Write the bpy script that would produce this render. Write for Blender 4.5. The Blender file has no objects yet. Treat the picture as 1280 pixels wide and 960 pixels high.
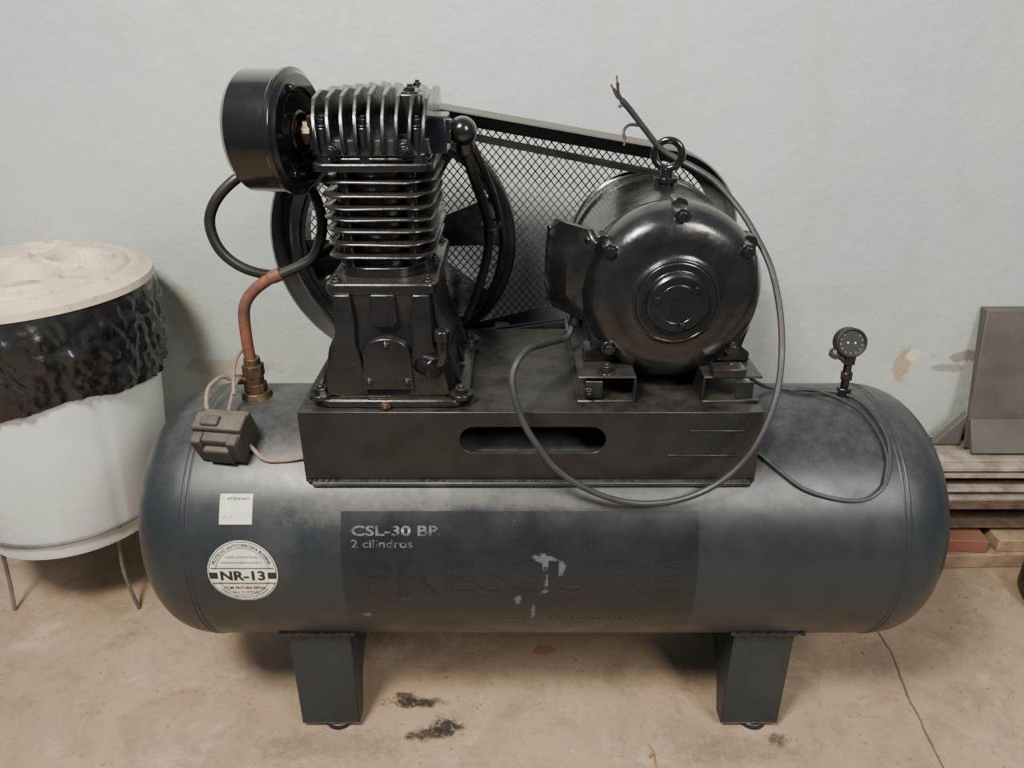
import bpy, bmesh, math, random
from mathutils import Vector, Matrix, noise
random.seed(7)
scene = bpy.context.scene
COL = scene.collection
R = 0.23; AZ = 0.40   # tank radius / axis height

# ------------------------------------------------------------ materials
def mixc(nt, fac, a, b):
    m = nt.nodes.new('ShaderNodeMix'); m.data_type = 'RGBA'
    for sock, val in ((m.inputs[0], fac), (m.inputs[6], a), (m.inputs[7], b)):
        if isinstance(val, bpy.types.NodeSocket): nt.links.new(val, sock)
        elif isinstance(val, (int, float)): sock.default_value = val
        else: sock.default_value = (val[0], val[1], val[2], 1)
    return m.outputs[2]

def math_(nt, op, a, b=0.0, clamp=False):
    m = nt.nodes.new('ShaderNodeMath'); m.operation = op; m.use_clamp = clamp
    for i, val in enumerate((a, b)):
        if isinstance(val, bpy.types.NodeSocket): nt.links.new(val, m.inputs[i])
        else: m.inputs[i].default_value = val
    return m.outputs[0]

def ramp(nt, src, lo, hi, a=0.0, b=1.0):
    m = nt.nodes.new('ShaderNodeMapRange'); nt.links.new(src, m.inputs[0])
    m.inputs[1].default_value = lo; m.inputs[2].default_value = hi
    m.inputs[3].default_value = a; m.inputs[4].default_value = b
    return m.outputs[0]

def noise_(nt, co, scale, detail=5, rough=0.6, dist=0.0):
    n = nt.nodes.new('ShaderNodeTexNoise'); n.inputs['Scale'].default_value = scale
    n.inputs['Detail'].default_value = detail; n.inputs['Roughness'].default_value = rough
    n.inputs['Distortion'].default_value = dist
    nt.links.new(co, n.inputs['Vector']); return n.outputs[0]

def coords(nt): return nt.nodes.new('ShaderNodeTexCoord').outputs['Object']

def mapped(nt, co, loc=(0,0,0), rot=(0,0,0), scale=(1,1,1)):
    m = nt.nodes.new('ShaderNodeMapping'); nt.links.new(co, m.inputs[0])
    m.inputs['Location'].default_value = loc; m.inputs['Rotation'].default_value = rot
    m.inputs['Scale'].default_value = scale; return m.outputs[0]

def blob(nt, co, center, radii, wob=0.5, nscale=25, soft=0.25):
    """irregular stain mask around a place on the surface"""
    s = tuple(1/r for r in radii)
    v = mapped(nt, co, loc=tuple(-c*k for c, k in zip(center, s)), scale=s)
    l = nt.nodes.new('ShaderNodeVectorMath'); l.operation = 'LENGTH'; nt.links.new(v, l.inputs[0])
    n = noise_(nt, co, nscale, 6, .7)
    d = math_(nt, 'ADD', l.outputs['Value'], math_(nt, 'MULTIPLY', math_(nt, 'SUBTRACT', n, .5), wob*4))
    return ramp(nt, d, 1.0+soft, 1.0-soft)

def base(name):
    m = bpy.data.materials.new(name); m.use_nodes = True
    nt = m.node_tree; b = nt.nodes['Principled BSDF']; return m, nt, b

def setin(nt, sock, v):
    if isinstance(v, bpy.types.NodeSocket): nt.links.new(v, sock)
    elif isinstance(v, (int, float)): sock.default_value = v
    else: sock.default_value = (v[0], v[1], v[2], 1)

def bump(nt, b, h, strength, dist=0.002):
    bp = nt.nodes.new('ShaderNodeBump'); bp.inputs['Strength'].default_value = strength
    bp.inputs['Distance'].default_value = dist
    nt.links.new(h, bp.inputs['Height']); nt.links.new(bp.outputs[0], b.inputs['Normal'])

def paint(name, c1, c2, rough=.35, metal=0, ns=14, bs=60, bst=.2, dust=0.0, dustc=(.16,.125,.09), coat=0, rvar=.15):
    m, nt, b = base(name); co = coords(nt)
    n = noise_(nt, co, ns, 6, .65)
    col = mixc(nt, ramp(nt, n, .35, .65), c1, c2)
    r = ramp(nt, noise_(nt, co, ns*1.7, 4), .3, .7, rough-rvar/2, rough+rvar)
    if dust:
        g = nt.nodes.new('ShaderNodeNewGeometry'); sp = nt.nodes.new('ShaderNodeSeparateXYZ')
        nt.links.new(g.outputs['Normal'], sp.inputs[0])
        up = ramp(nt, sp.outputs[2], .45, 1.0)
        dn = ramp(nt, noise_(nt, co, 22, 8, .75), .38, .68)
        f = math_(nt, 'MULTIPLY', math_(nt, 'MULTIPLY', up, dn), dust, True)
        col = mixc(nt, f, col, dustc)
        r = math_(nt, 'ADD', r, math_(nt, 'MULTIPLY', f, .4), True)
    setin(nt, b.inputs['Base Color'], col); setin(nt, b.inputs['Roughness'], r)
    b.inputs['Metallic'].default_value = metal
    if coat: b.inputs['Coat Weight'].default_value = coat; b.inputs['Coat Roughness'].default_value = .12
    if bst: bump(nt, b, noise_(nt, co, bs, 4, .6), bst)
    return m

M = {}
M['black'] = paint('black_enamel', (.004,.004,.005), (.009,.009,.010), .25, dust=.16, bst=.50, bs=42, coat=.4)
M['black_motor'] = paint('black_motor_enamel', (.004,.004,.005), (.008,.008,.009), .22, dust=.10, bst=.60, bs=24, coat=.5)
M['gloss'] = paint('gloss_black', (.004,.004,.004), (.007,.007,.007), .14, bst=.05, coat=.5, dust=.06, rvar=.08)
M['rubber'] = paint('black_rubber', (.007,.007,.008), (.013,.013,.013), .40, bst=.05)
M['cable'] = paint('cable_sheath', (.016,.017,.019), (.028,.028,.030), .5, bst=.05)
M['plate'] = paint('base_plate_paint', (.0065,.007,.008), (.013,.013,.014), .30, dust=.30, bst=.15, dustc=(.09,.072,.056))
M['guard'] = paint('guard_paint', (.070,.071,.073), (.10,.098,.095), .5, dust=.4, bst=.1)
M['mesh'] = paint('guard_mesh_paint', (.035,.036,.038), (.07,.07,.07), .5, bst=0)
M['copper'] = paint('copper', (.20,.075,.045), (.10,.055,.045), .5, metal=.4, bst=.1, ns=40)
M['brass'] = paint('brass', (.13,.085,.045), (.06,.04,.028), .45, metal=.7, bst=.2, ns=60)
M['steel'] = paint('bare_steel', (.20,.20,.20), (.12,.11,.10), .4, metal=.8, bst=.1)
M['box'] = paint('switch_housing', (.024,.023,.022), (.048,.042,.037), .6, dust=.5, bst=.3)
M['wire'] = paint('wire_insulation', (.20,.15,.11), (.12,.09,.07), .6, bst=0)
M['cream'] = paint('sticker_cream', (.60,.59,.50), (.48,.46,.39), .5, bst=0, ns=50)
M['ink'] = paint('sticker_ink', (.01,.01,.01), (.02,.02,.02), .5, bst=0)
M['yellow'] = paint('sticker_yellow_ink', (.6,.42,.03), (.5,.35,.03), .5, bst=0)
M['plastic'] = paint('white_plastic', (.62,.63,.62), (.55,.56,.55), .42, bst=.05, ns=6)
M['bag'] = paint('bin_bag_film', (.010,.010,.011), (.018,.018,.018), .22, bst=1.0, bs=24, rvar=.1)
M['rod'] = paint('galvanised_rod', (.22,.22,.22), (.12,.11,.10), .5, metal=.6, bst=.1)
M['bar'] = paint('steel_bar', (.40,.36,.31), (.20,.155,.12), .5, metal=.15, bst=.2, ns=20)
M['rust'] = paint('rusty_steel', (.05,.030,.022), (.10,.062,.045), .75, bst=.5, ns=30)
M['wood'] = paint('timber', (.30,.21,.135), (.17,.115,.075), .75, bst=.4, ns=20)
M['redwood'] = paint('red_painted_wood', (.22,.07,.045), (.16,.08,.055), .8, bst=.4, ns=20)
M['sheet'] = paint('grey_sheet', (.095,.088,.078), (.065,.06,.055), .6, bst=.1, ns=8, dust=.3)
M['dial'] = paint('gauge_dial', (.008,.008,.008), (.012,.012,.012), .55, bst=0)
M['white'] = paint('white_mark', (.7,.7,.7), (.6,.6,.6), .5, bst=0)
M['leaf'] = paint('dry_leaf', (.30,.17,.07), (.22,.11,.05), .7, bst=.2, ns=50)

PC1, PC2 = (.0068,.0092,.0120), (.0105,.0140,.0175)     # panel film colours
def worn_print(name, ink, keep_lo, keep_hi, ns=35):
    m, nt, b = base(name); co = coords(nt)
    under = mixc(nt, ramp(nt, noise_(nt, co, 5, 8, .7), .35, .65), PC1, PC2)
    k = ramp(nt, noise_(nt, co, ns, 7, .75), keep_lo, keep_hi)
    setin(nt, b.inputs['Base Color'], mixc(nt, k, under, ink)); b.inputs['Roughness'].default_value = .40
    return m
M['faded'] = worn_print('faded_print', (.095,.11,.125), .42, .56)
M['dark_print'] = worn_print('dark_print', (.0058,.0075,.0095), .44, .64, 9)
M['faint'] = worn_print('faint_print', (.05,.06,.07), .48, .60, 60)

# lid : dirty yellowed plastic
def lidmat(name, c1, c2, lo, hi):
    m, nt, b = base(name); co = coords(nt)
    c = mixc(nt, ramp(nt, noise_(nt, co, 7, 8, .7), .35, .7), c1, c2)
    c = mixc(nt, ramp(nt, noise_(nt, co, 38, 8, .8), lo, hi), c, (.17,.11,.07))
    setin(nt, b.inputs['Base Color'], c); b.inputs['Roughness'].default_value = .5
    bump(nt, b, noise_(nt, co, 60), .2); return m
M['lid'] = lidmat('lid_plastic', (.60,.54,.42), (.45,.37,.27), .56, .68)
M['lid_shade'] = lidmat('lid_plastic_shade', (.44,.37,.27), (.30,.23,.16), .50, .62)  # browner lid colour, recess shade painted in

# tank paint
def tankmat(name, c1, c2, rough, panel=False):
    m, nt, b = base(name); co = coords(nt)
    col = mixc(nt, ramp(nt, noise_(nt, co, 5, 8, .7), .35, .65), c1, c2)
    sc = noise_(nt, mapped(nt, co, rot=(0,.5,.2), scale=(1,1,7)), 22, 9, .75, .6)
    col = mixc(nt, math_(nt, 'MULTIPLY', ramp(nt, sc, .63, .71), .35), col, (.10,.11,.12))
    sc = noise_(nt, mapped(nt, co, rot=(0,-.7,.1), scale=(9,1,1)), 15, 9, .8, .3)
    col = mixc(nt, math_(nt, 'MULTIPLY', ramp(nt, sc, .65, .71), .35), col, (.11,.115,.12))
    g = nt.nodes.new('ShaderNodeNewGeometry'); sp = nt.nodes.new('ShaderNodeSeparateXYZ')
    nt.links.new(g.outputs['Normal'], sp.inputs[0])
    if not panel:
        up = ramp(nt, sp.outputs[2], .45, 1.0)
        f = math_(nt, 'MULTIPLY', up, ramp(nt, noise_(nt, co, 55, 10, .85), .40, .66))
        col = mixc(nt, math_(nt, 'MULTIPLY', f, .26), col, (.15,.13,.11))
        for c_, r_, k in (((-.34,-.14,.58),(.06,.10,.03),.45),((-.24,-.19,.52),(.09,.05,.02),.35),((-.12,-.19,.52),(.02,.05,.05),.25),
                          ((.10,-.2,.535),(.30,.06,.010),.35),((-.38,-.2,.46),(.03,.1,.05),.12)):
            st = blob(nt, co, c_, r_, .6, 70, .5)
            col = mixc(nt, math_(nt, 'MULTIPLY', st, k), col, (.13,.115,.10))
    else:
        for cx, cz, rx, rz in ((.052,.445,.015,.010),(.075,.432,.008,.012),(.060,.408,.007,.011),(.045,.388,.012,.004),(-.24,.33,.008,.005),(.01,.37,.005,.008),(.035,.335,.003,.020)):
            st = blob(nt, co, (cx,-.225,cz), (rx,.2,rz), 1.0, 90, .2)
            col = mixc(nt, math_(nt, 'MULTIPLY', st, .55), col, (.12,.14,.16))
    setin(nt, b.inputs['Base Color'], col)
    r = ramp(nt, noise_(nt, co, 18, 5), .3, .7, rough-.05, rough+.12)
    setin(nt, b.inputs['Roughness'], r)
    bump(nt, b, noise_(nt, co, 9, 3), .10, .004)
    return m
M['tank'] = tankmat('tank_blue_grey_paint', (.0125,.0168,.0210), (.0185,.0240,.0290), .36)
M['panel'] = tankmat('tank_panel_film', PC1, PC2, .34, True)

# wall
m, nt, b = base('painted_wall'); co = coords(nt)
col = mixc(nt, ramp(nt, noise_(nt, co, 1.6, 6, .6), .3, .7), (.37,.425,.415), (.45,.49,.465))
sm = noise_(nt, mapped(nt, co, scale=(1,1,.35)), 5, 8, .7, .4)
col = mixc(nt, math_(nt, 'MULTIPLY', ramp(nt, sm, .50, .75), .45), col, (.33,.33,.30))
sm = noise_(nt, co, 11, 9, .75, .8)
col = mixc(nt, math_(nt, 'MULTIPLY', ramp(nt, sm, .58, .72), .3), col, (.56,.58,.55))
for (cx, cz, rx, rz, cc, k) in ((.985,.452,.022,.045,(.34,.26,.18),.9),(1.005,.475,.016,.018,(.62,.52,.40),1),
        (-.79,.57,.05,.10,(.36,.32,.25),.5),(-.70,.44,.12,.025,(.32,.27,.20),.6),(1.25,.47,.16,.02,(.18,.14,.12),.8),(1.10,.44,.05,.010,(.22,.17,.14),.7),
        (1.25,1.05,.10,.005,(.33,.31,.28),.5),(.75,.62,.16,.04,(.36,.35,.31),.4)):
    st = blob(nt, co, (cx,.55,cz), (rx,.3,rz), .55, 22, .12)
    col = mixc(nt, math_(nt, 'MULTIPLY', st, k), col, cc)
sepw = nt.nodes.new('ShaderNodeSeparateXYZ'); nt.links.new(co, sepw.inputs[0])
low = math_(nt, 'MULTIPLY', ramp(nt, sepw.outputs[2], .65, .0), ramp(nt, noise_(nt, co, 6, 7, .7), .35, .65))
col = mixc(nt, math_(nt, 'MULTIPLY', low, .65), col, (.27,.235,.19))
setin(nt, b.inputs['Base Color'], col); b.inputs['Roughness'].default_value = .5
bump(nt, b, noise_(nt, co, 14, 8, .65), .55, .009)
M['wall'] = m

# floor
m, nt, b = base('worn_concrete'); co = coords(nt)
col = mixc(nt, ramp(nt, noise_(nt, co, 3, 9, .7, .3), .3, .7), (.26,.185,.122), (.36,.27,.185))
col = mixc(nt, math_(nt, 'MULTIPLY', ramp(nt, noise_(nt, co, 7, 9, .75, .8), .48, .66), .65), col, (.175,.125,.085))
col = mixc(nt, math_(nt, 'MULTIPLY', ramp(nt, noise_(nt, co, 60, 6, .8), .56, .68), .65), col, (.12,.085,.06))
col = mixc(nt, math_(nt, 'MULTIPLY', ramp(nt, noise_(nt, mapped(nt, co, loc=(3,1,0)), 6, 8, .75), .56, .68), .5), col, (.46,.39,.30))
for (cx, cy, rx, ry, kk) in ((-.19,-.103,.052,.012,.97),(-.215,-.088,.022,.010,.85),(-.125,-.158,.030,.020,.97),(-.155,-.178,.045,.013,.9),(.50,-.19,.026,.012,.7),(-.34,-.20,.12,.03,.3),(.42,-.21,.10,.03,.3)):
    st = math_(nt, 'MULTIPLY', blob(nt, co, (cx,cy,0), (rx,ry,.2), .8, 45, .35), ramp(nt, noise_(nt, co, 110, 4), .25, .45))
    col = mixc(nt, math_(nt, 'MULTIPLY', st, kk), col, (.02,.017,.014))
sepf = nt.nodes.new('ShaderNodeSeparateXYZ'); nt.links.new(co, sepf.inputs[0])
xx = math_(nt, 'ADD', sepf.outputs[0], math_(nt, 'MULTIPLY', noise_(nt, co, 8, 5), .03))
xx = math_(nt, 'ADD', xx, math_(nt, 'MULTIPLY', sepf.outputs[1], -.10))
ln = ramp(nt, math_(nt, 'ABSOLUTE', math_(nt, 'SUBTRACT', xx, .822)), .0035, .001)
col = mixc(nt, math_(nt, 'MULTIPLY', ln, .8), col, (.05,.038,.03))
setin(nt, b.inputs['Base Color'], col)
setin(nt, b.inputs['Roughness'], ramp(nt, noise_(nt, co, 6, 5), .3, .7, .5, .75))
bump(nt, b, math_(nt, 'ADD', noise_(nt, co, 30, 9, .7), math_(nt, 'MULTIPLY', ln, -.8)), .4, .004)
M['floor'] = m

# ------------------------------------------------------------ geometry helper
def frame(ax):
    ax = Vector(ax).normalized()
    up = Vector((0,0,1)) if abs(ax.z) < .9 else Vector((1,0,0))
    u = ax.cross(up).normalized(); v = ax.cross(u).normalized()
    return ax, u, v

def catmull(pts, k=8):
    P = [Vector(p) for p in pts]
    if len(P) < 3: return P
    P = [P[0]*2-P[1]] + P + [P[-1]*2-P[-2]]
    out = []
    for i in range(1, len(P)-2):
        a, b_, c_, d = P[i-1], P[i], P[i+1], P[i+2]
        for j in range(k):
            t = j/k
            out.append(.5*((2*b_)+(c_-a)*t+(2*a-5*b_+4*c_-d)*t*t+(3*b_-a-3*c_+d)*t**3))
    out.append(P[-2]); return out

def empty(name):
    e = bpy.data.objects.new(name, None); COL.objects.link(e); e.empty_display_size = .1; return e

class Part:
    def __init__(s, name, mat, parent=None, bevel=0, segs=2, angle=35):
        s.name, s.mat, s.parent, s.bevel, s.segs, s.angle = name, mat, parent, bevel, segs, angle
        s.bm = bmesh.new()
    def box(s, c, d, rot=None):
        mt = Matrix.Translation(c) @ (Matrix.Rotation(rot[1], 4, rot[0]) if rot else Matrix()) @ Matrix.Diagonal((d[0], d[1], d[2], 1))
        bmesh.ops.create_cube(s.bm, size=1, matrix=mt); return s
    def rings(s, rings, cap=True, closed=False):
        vs = [[s.bm.verts.new(p) for p in r] for r in rings]
        n = len(vs[0]); L = len(vs)
        for i in range(L if closed else L-1):
            a, b_ = vs[i], vs[(i+1) % L]
            for j in range(n):
                try: s.bm.faces.new((a[j], a[(j+1) % n], b_[(j+1) % n], b_[j]))
                except ValueError: pass
        if cap and not closed:
            s.bm.faces.new(vs[0][::-1]); s.bm.faces.new(vs[-1])
        return s
    def lathe(s, prof, o, axis, n=48, cap=True):
        ax, u, v = frame(axis); o = Vector(o)
        return s.rings([[o+ax*h+(u*math.cos(2*math.pi*j/n)+v*math.sin(2*math.pi*j/n))*max(r, 1e-4) for j in range(n)] for h, r in prof], cap)
    def cyl(s, p0, p1, r, r2=None, n=24):
        p0, p1 = Vector(p0), Vector(p1)
        return s.lathe([(0, r), ((p1-p0).length, r if r2 is None else r2)], p0, p1-p0, n)
    def hexb(s, p, axis, r=.008, h=.007):
        p = Vector(p); ax = Vector(axis).normalized()
        s.cyl(p, p+ax*.002, r*1.45, n=20); s.cyl(p, p+ax*h, r, n=6); s.cyl(p, p+ax*(h+.004), r*.5, n=12); return s
    def tube(s, pts, r, n=10, k=8, rad=None):
        P = catmull(pts, k); rings = []
        t0 = (P[1]-P[0]).normalized(); _, u, v = frame(t0)
        for i, p in enumerate(P):
            t = (P[min(i+1, len(P)-1)]-P[max(i-1, 0)]).normalized()
            u = (u - t*u.dot(t)).normalized(); v = t.cross(u)
            rr = r if rad is None else r*rad(i/(len(P)-1))
            rings.append([p+(u*math.cos(2*math.pi*j/n)+v*math.sin(2*math.pi*j/n))*rr for j in range(n)])
        return s.rings(rings)
    def torus(s, c, axis, R_, r, n=40, k=10):
        ax, u, v = frame(axis); c = Vector(c); rings = []
        for i in range(n):
            d = u*math.cos(2*math.pi*i/n)+v*math.sin(2*math.pi*i/n)
            rings.append([c+d*(R_+r*math.cos(2*math.pi*j/k))+ax*r*math.sin(2*math.pi*j/k) for j in range(k)])
        return s.rings(rings, closed=True)
    def sphere(s, c, r, sc=(1,1,1)):
        bmesh.ops.create_uvsphere(s.bm, u_segments=24, v_segments=14, radius=r, matrix=Matrix.Translation(c) @ Matrix.Diagonal((*sc, 1))); return s
    def prism(s, outer, fn, d0, d1, holes=()):
        """outline (a,b) -> fn(a,b,depth) ; supports holes"""
        tmp = bmesh.new(); es = []
        for loop in (outer, *holes):
            vs = [tmp.verts.new((a, b_, 0)) for a, b_ in loop]
            es += [tmp.edges.new((vs[i], vs[(i+1) % len(vs)])) for i in range(len(vs))]
        bmesh.ops.triangle_fill(tmp, use_beauty=True, use_dissolve=False, edges=es, normal=(0,0,1))
        tmp.verts.index_update()
        A = [s.bm.verts.new(fn(v.co.x, v.co.y, d0)) for v in tmp.verts]
        B = [s.bm.verts.new(fn(v.co.x, v.co.y, d1)) for v in tmp.verts]
        for f in tmp.faces:
            idx = [v.index for v in f.verts]
            s.bm.faces.new([A[i] for i in idx]); s.bm.faces.new([B[i] for i in idx][::-1])
        off = 0
        for loop in (outer, *holes):
            n = len(loop)
            for i in range(n):
                a, b_ = off+i, off+(i+1) % n
                s.bm.faces.new((A[a], A[b_], B[b_], B[a]))
            off += n
        tmp.free(); return s
    def done(s, subsurf=0):
        bmesh.ops.recalc_face_normals(s.bm, faces=s.bm.faces)
        me = bpy.data.meshes.new(s.name); s.bm.to_mesh(me); s.bm.free()
        for p in me.polygons: p.use_smooth = True
        me.set_sharp_from_angle(angle=math.radians(s.angle))
        me.materials.append(s.mat)
        ob = bpy.data.objects.new(s.name, me); COL.objects.link(ob)
        if s.parent: ob.parent = s.parent
        if s.bevel:
            md = ob.modifiers.new('bevel', 'BEVEL'); md.width = s.bevel; md.segments = s.segs
            md.limit_method = 'ANGLE'; md.angle_limit = math.radians(38); md.harden_normals = False
        if subsurf:
            md = ob.modifiers.new('sub', 'SUBSURF'); md.levels = md.render_levels = subsurf
        return ob

XZ = lambda a, b_, d: (a, d, b_)      # outline in x-z, depth y
YZ = lambda a, b_, d: (d, a, b_)      # outline in y-z, depth x

def rrect(cx, cy, w, h, r, k=6):
    out = []
    for sx, sy, a0 in ((1,1,0),(-1,1,90),(-1,-1,180),(1,-1,270)):
        for i in range(k+1):
            a = math.radians(a0+90*i/k)
            out.append((cx+sx*(w/2-r)+r*math.cos(a), cy+sy*(h/2-r)+r*math.sin(a)))
    return out

def surf(x, phi, off=0.0):
    """point on tank shell; phi degrees above the front horizontal"""
    a = math.radians(phi); rr = R+off
    return Vector((x, -rr*math.cos(a), AZ+rr*math.sin(a)))

# ------------------------------------------------------------ room
p = Part('floor', M['floor']); p.box((0,-.75,-.03), (5.0,2.6,.06)); p.done()
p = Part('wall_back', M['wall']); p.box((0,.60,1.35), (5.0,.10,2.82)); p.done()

# ------------------------------------------------------------ compressor
AC = empty('air_compressor')
XL, XR, HD = -.522, .630, .134
def head(n=18):
    out = []
    for i in range(n+1):
        t = math.pi/2*i/n
        e = 2/2.35
        out.append((HD*(math.sin(t)**e), R*(max(math.cos(t), 0)**e)))
    return out
prof = [(XL-h, r) for h, r in reversed(head())] + [(XL+.03, R), (0, R), (XR-.03, R)] + [(XR+h, r) for h, r in head()]
p = Part('tank', M['tank'], AC, angle=60); p.lathe(prof, (0,0,AZ), (1,0,0), 128)
p.done()
p = Part('tank_weld_seams', M['tank'], AC)
for x in (XL, XR):
    for dx in (-.004, .004): p.torus((x+dx,0,AZ), (1,0,0), R-.0016, .0028, 128, 8)
p.done()

def shell_patch(part, x0, x1, f0, f1, off, nx=2, nf=24):
    rows = [[part.bm.verts.new(surf(x0+(x1-x0)*i/nx, f0+(f1-f0)*j/nf, off)) for i in range(nx+1)] for j in range(nf+1)]
    for j in range(nf):
        for i in range(nx): part.bm.faces.new((rows[j][i], rows[j][i+1], rows[j+1][i+1], rows[j+1][i]))
p = Part('tank_label_panel', M['panel'], AC); shell_patch(p, -.272, .297, -27, 31.5, .0007); p.done()

def disc_patch(part, cx, cphi, r, off, r0=0.0, n=64, k=5):
    rows = []
    for i in range(k+1):
        rr = r0+(r-r0)*i/k
        rows.append([part.bm.verts.new(surf(cx+rr*math.cos(2*math.pi*j/n), cphi+math.degrees(rr*math.sin(2*math.pi*j/n)/R), off)) for j in range(n)])
    for i in range(k):
        for j in range(n):
            part.bm.faces.new((rows[i][j], rows[i][(j+1) % n], rows[i+1][(j+1) % n], rows[i+1][j]))

def text_mesh(body, fn, name, mat, w, h, cuts=6, bold=0.0, off=.0012):
    """flat lettering fitted to w x h (centred) then wrapped on the shell through fn(s,t)->(x,phi)"""
    cu = bpy.data.curves.new(name, 'FONT'); cu.body = body; cu.size = 1; cu.offset = bold; cu.resolution_u = 3
    ob = bpy.data.objects.new(name, cu); COL.objects.link(ob)
    bpy.context.view_layer.update()
    me = bpy.data.meshes.new_from_object(ob.evaluated_get(bpy.context.evaluated_depsgraph_get()))
    bpy.data.objects.remove(ob)
    bm = bmesh.new(); bm.from_mesh(me)
    xs = [v.co.x for v in bm.verts]; ys = [v.co.y for v in bm.verts]
    x0, x1, y0, y1 = min(xs), max(xs), min(ys), max(ys)
    for i in range(1, cuts):
        yy = y0+(y1-y0)*i/cuts
        bmesh.ops.bisect_plane(bm, geom=bm.verts[:]+bm.edges[:]+bm.faces[:], plane_co=(0,yy,0), plane_no=(0,1,0))
    for v in bm.verts:
        s_ = ((v.co.x-x0)/(x1-x0)-.5)*w; t_ = ((v.co.y-y0)/(y1-y0)-.5)*h
        x, f = fn(s_, t_); v.co = surf(x, f, off)
    me2 = bpy.data.meshes.new(name); bm.to_mesh(me2); bm.free(); me2.materials.append(mat)
    o = bpy.data.objects.new(name, me2); COL.objects.link(o); o.parent = AC; return o
def at(cx, cphi): return lambda s_, t_: (cx+s_, cphi+math.degrees(t_/R))
def arc(cx, cphi, rad, top=True):
    def f(s_, t_):
        if top: a = math.pi/2 - s_/rad; rr = rad+t_
        else: a = -math.pi/2 + s_/rad; rr = rad-t_
        return cx+rr*math.cos(a), cphi+math.degrees(rr*math.sin(a)/R)
    return f

text_mesh('CSL-30 BR', at(-.184, 23.8), 'model_text', M['faded'], .142, .0165, 4, .02)
text_mesh('2 cilindros', at(-.207, 18.6), 'model_subtext', M['faded'], .098, .0135, 3, .01)
text_mesh('PRESSURE', at(.012, 3), 'faded_logo_text', M['dark_print'], .52, .070, 14, .02)
text_mesh('IIII II III I IIII III II', at(.10, -21.5), 'small_print_text', M['faint'], .22, .008, 2, 0)
NX, NP = -.432, 6.0
p = Part('round_sticker', M['cream'], AC); disc_patch(p, NX, NP, .056, .0006); p.done()
p = Part('round_sticker_rings', M['ink'], AC)
disc_patch(p, NX, NP, .0545, .0010, .0532, k=1); disc_patch(p, NX, NP, .0435, .0010, .0425, k=1); p.done()
p = Part('round_sticker_bar', M['cream'], AC); shell_patch(p, NX-.053, NX+.053, NP-4.2, NP+1.8, .0013, 4, 4); p.done()
p = Part('round_sticker_bar_lines', M['ink'], AC)
for a, b_ in ((NX-.053, NX-.040), (NX+.040, NX+.053)): shell_patch(p, a, b_, NP-2.6, NP+.4, .0016, 1, 2)
shell_patch(p, NX-.050, NX+.050, NP+2.0, NP+2.4, .0016, 3, 1); shell_patch(p, NX-.050, NX+.050, NP-4.9, NP-4.5, .0016, 3, 1); p.done()
text_mesh('NR-13', at(NX, NP-1.1), 'round_sticker_title', M['ink'], .072, .018, 4, .04, .0018)
text_mesh('COM PINTURA EPOXI', at(NX, NP-7), 'round_sticker_line', M['ink'], .066, .0055, 2, .02, .0014)
text_mesh('revestimento interno e externo', at(NX, NP+4.8), 'round_sticker_line_b', M['ink'], .066, .0042, 2, 0, .0014)
text_mesh('tratado conforme norma', at(NX, NP+7.2), 'round_sticker_line_c', M['ink'], .052, .0042, 2, 0, .0014)
text_mesh('maior durabilidade', at(NX, NP-9), 'round_sticker_line_d', M['ink'], .044, .0042, 2, 0, .0014)
text_mesh('PROTECAO ANTICORROSIVA INTERNA', arc(NX, NP, .0480), 'round_sticker_arc', M['ink'], .118, .0058, 2, .02, .0014)
text_mesh('maior seguranca e protecao', arc(NX, NP, .0480, False), 'round_sticker_arc_b', M['ink'], .085, .0052, 2, .01, .0014)
p = Part('warning_sticker', M['cream'], AC); shell_patch(p, -.465, -.413, 26.3, 38.3, .0007, 2, 6); p.done()
text_mesh('ATENCAO', at(-.436, 36.4), 'warning_sticker_title', M['ink'], .036, .0048, 2, .03)
text_mesh('!', at(-.460, 36.4), 'warning_sticker_mark', M['yellow'], .004, .006, 2, .1)
text_mesh('|||  ||', at(-.452, 29.2), 'warning_sticker_print', M['ink'], .012, .003, 2, 0)

# base plate
PX0, PX1, PY0, PY1, PZ = -.330, .388, -.168, .192, .682
p = Part('base_plate', M['plate'], AC, bevel=.003)
p.box(((PX0+PX1)/2, (PY0+PY1)/2, PZ-.003), (PX1-PX0, PY1-PY0, .006))
slot = rrect(.0325, .633, .228, .046, .0228, 8)
p.prism([(PX0, .556), (PX1, .556), (PX1, PZ-.004), (PX0, PZ-.004)], XZ, PY0, PY0+.006, [slot])
p.prism([(PX0, .545), (PX1, .545), (PX1, PZ-.004), (PX0, PZ-.004)], XZ, PY1-.006, PY1)
p.box((.32,PY0-.0005,.650),(.085,.002,.0022)); p.box((.30,PY0-.0005,.606),(.11,.002,.0022))
p.done()
p = Part('base_plate_skirt', M['tank'], AC, bevel=.002)
p.box(((PX0+PX1)/2+.002, PY0-.004, .557), (PX1-PX0-.02, .012, .008))
p.done()
p = Part('base_plate_welds', M['plate'], AC)
for xc in (-.30,-.22,-.13,.03,.17,.30,.36):
    p.tube([surf(xc-.025, 43.0, .004), surf(xc, 43.0+random.uniform(-.4,.4), .004), surf(xc+.025, 43.0, .004)], .004, 8, 6, rad=lambda t: .7+.4*math.sin(t*30))
p.done()

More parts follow.
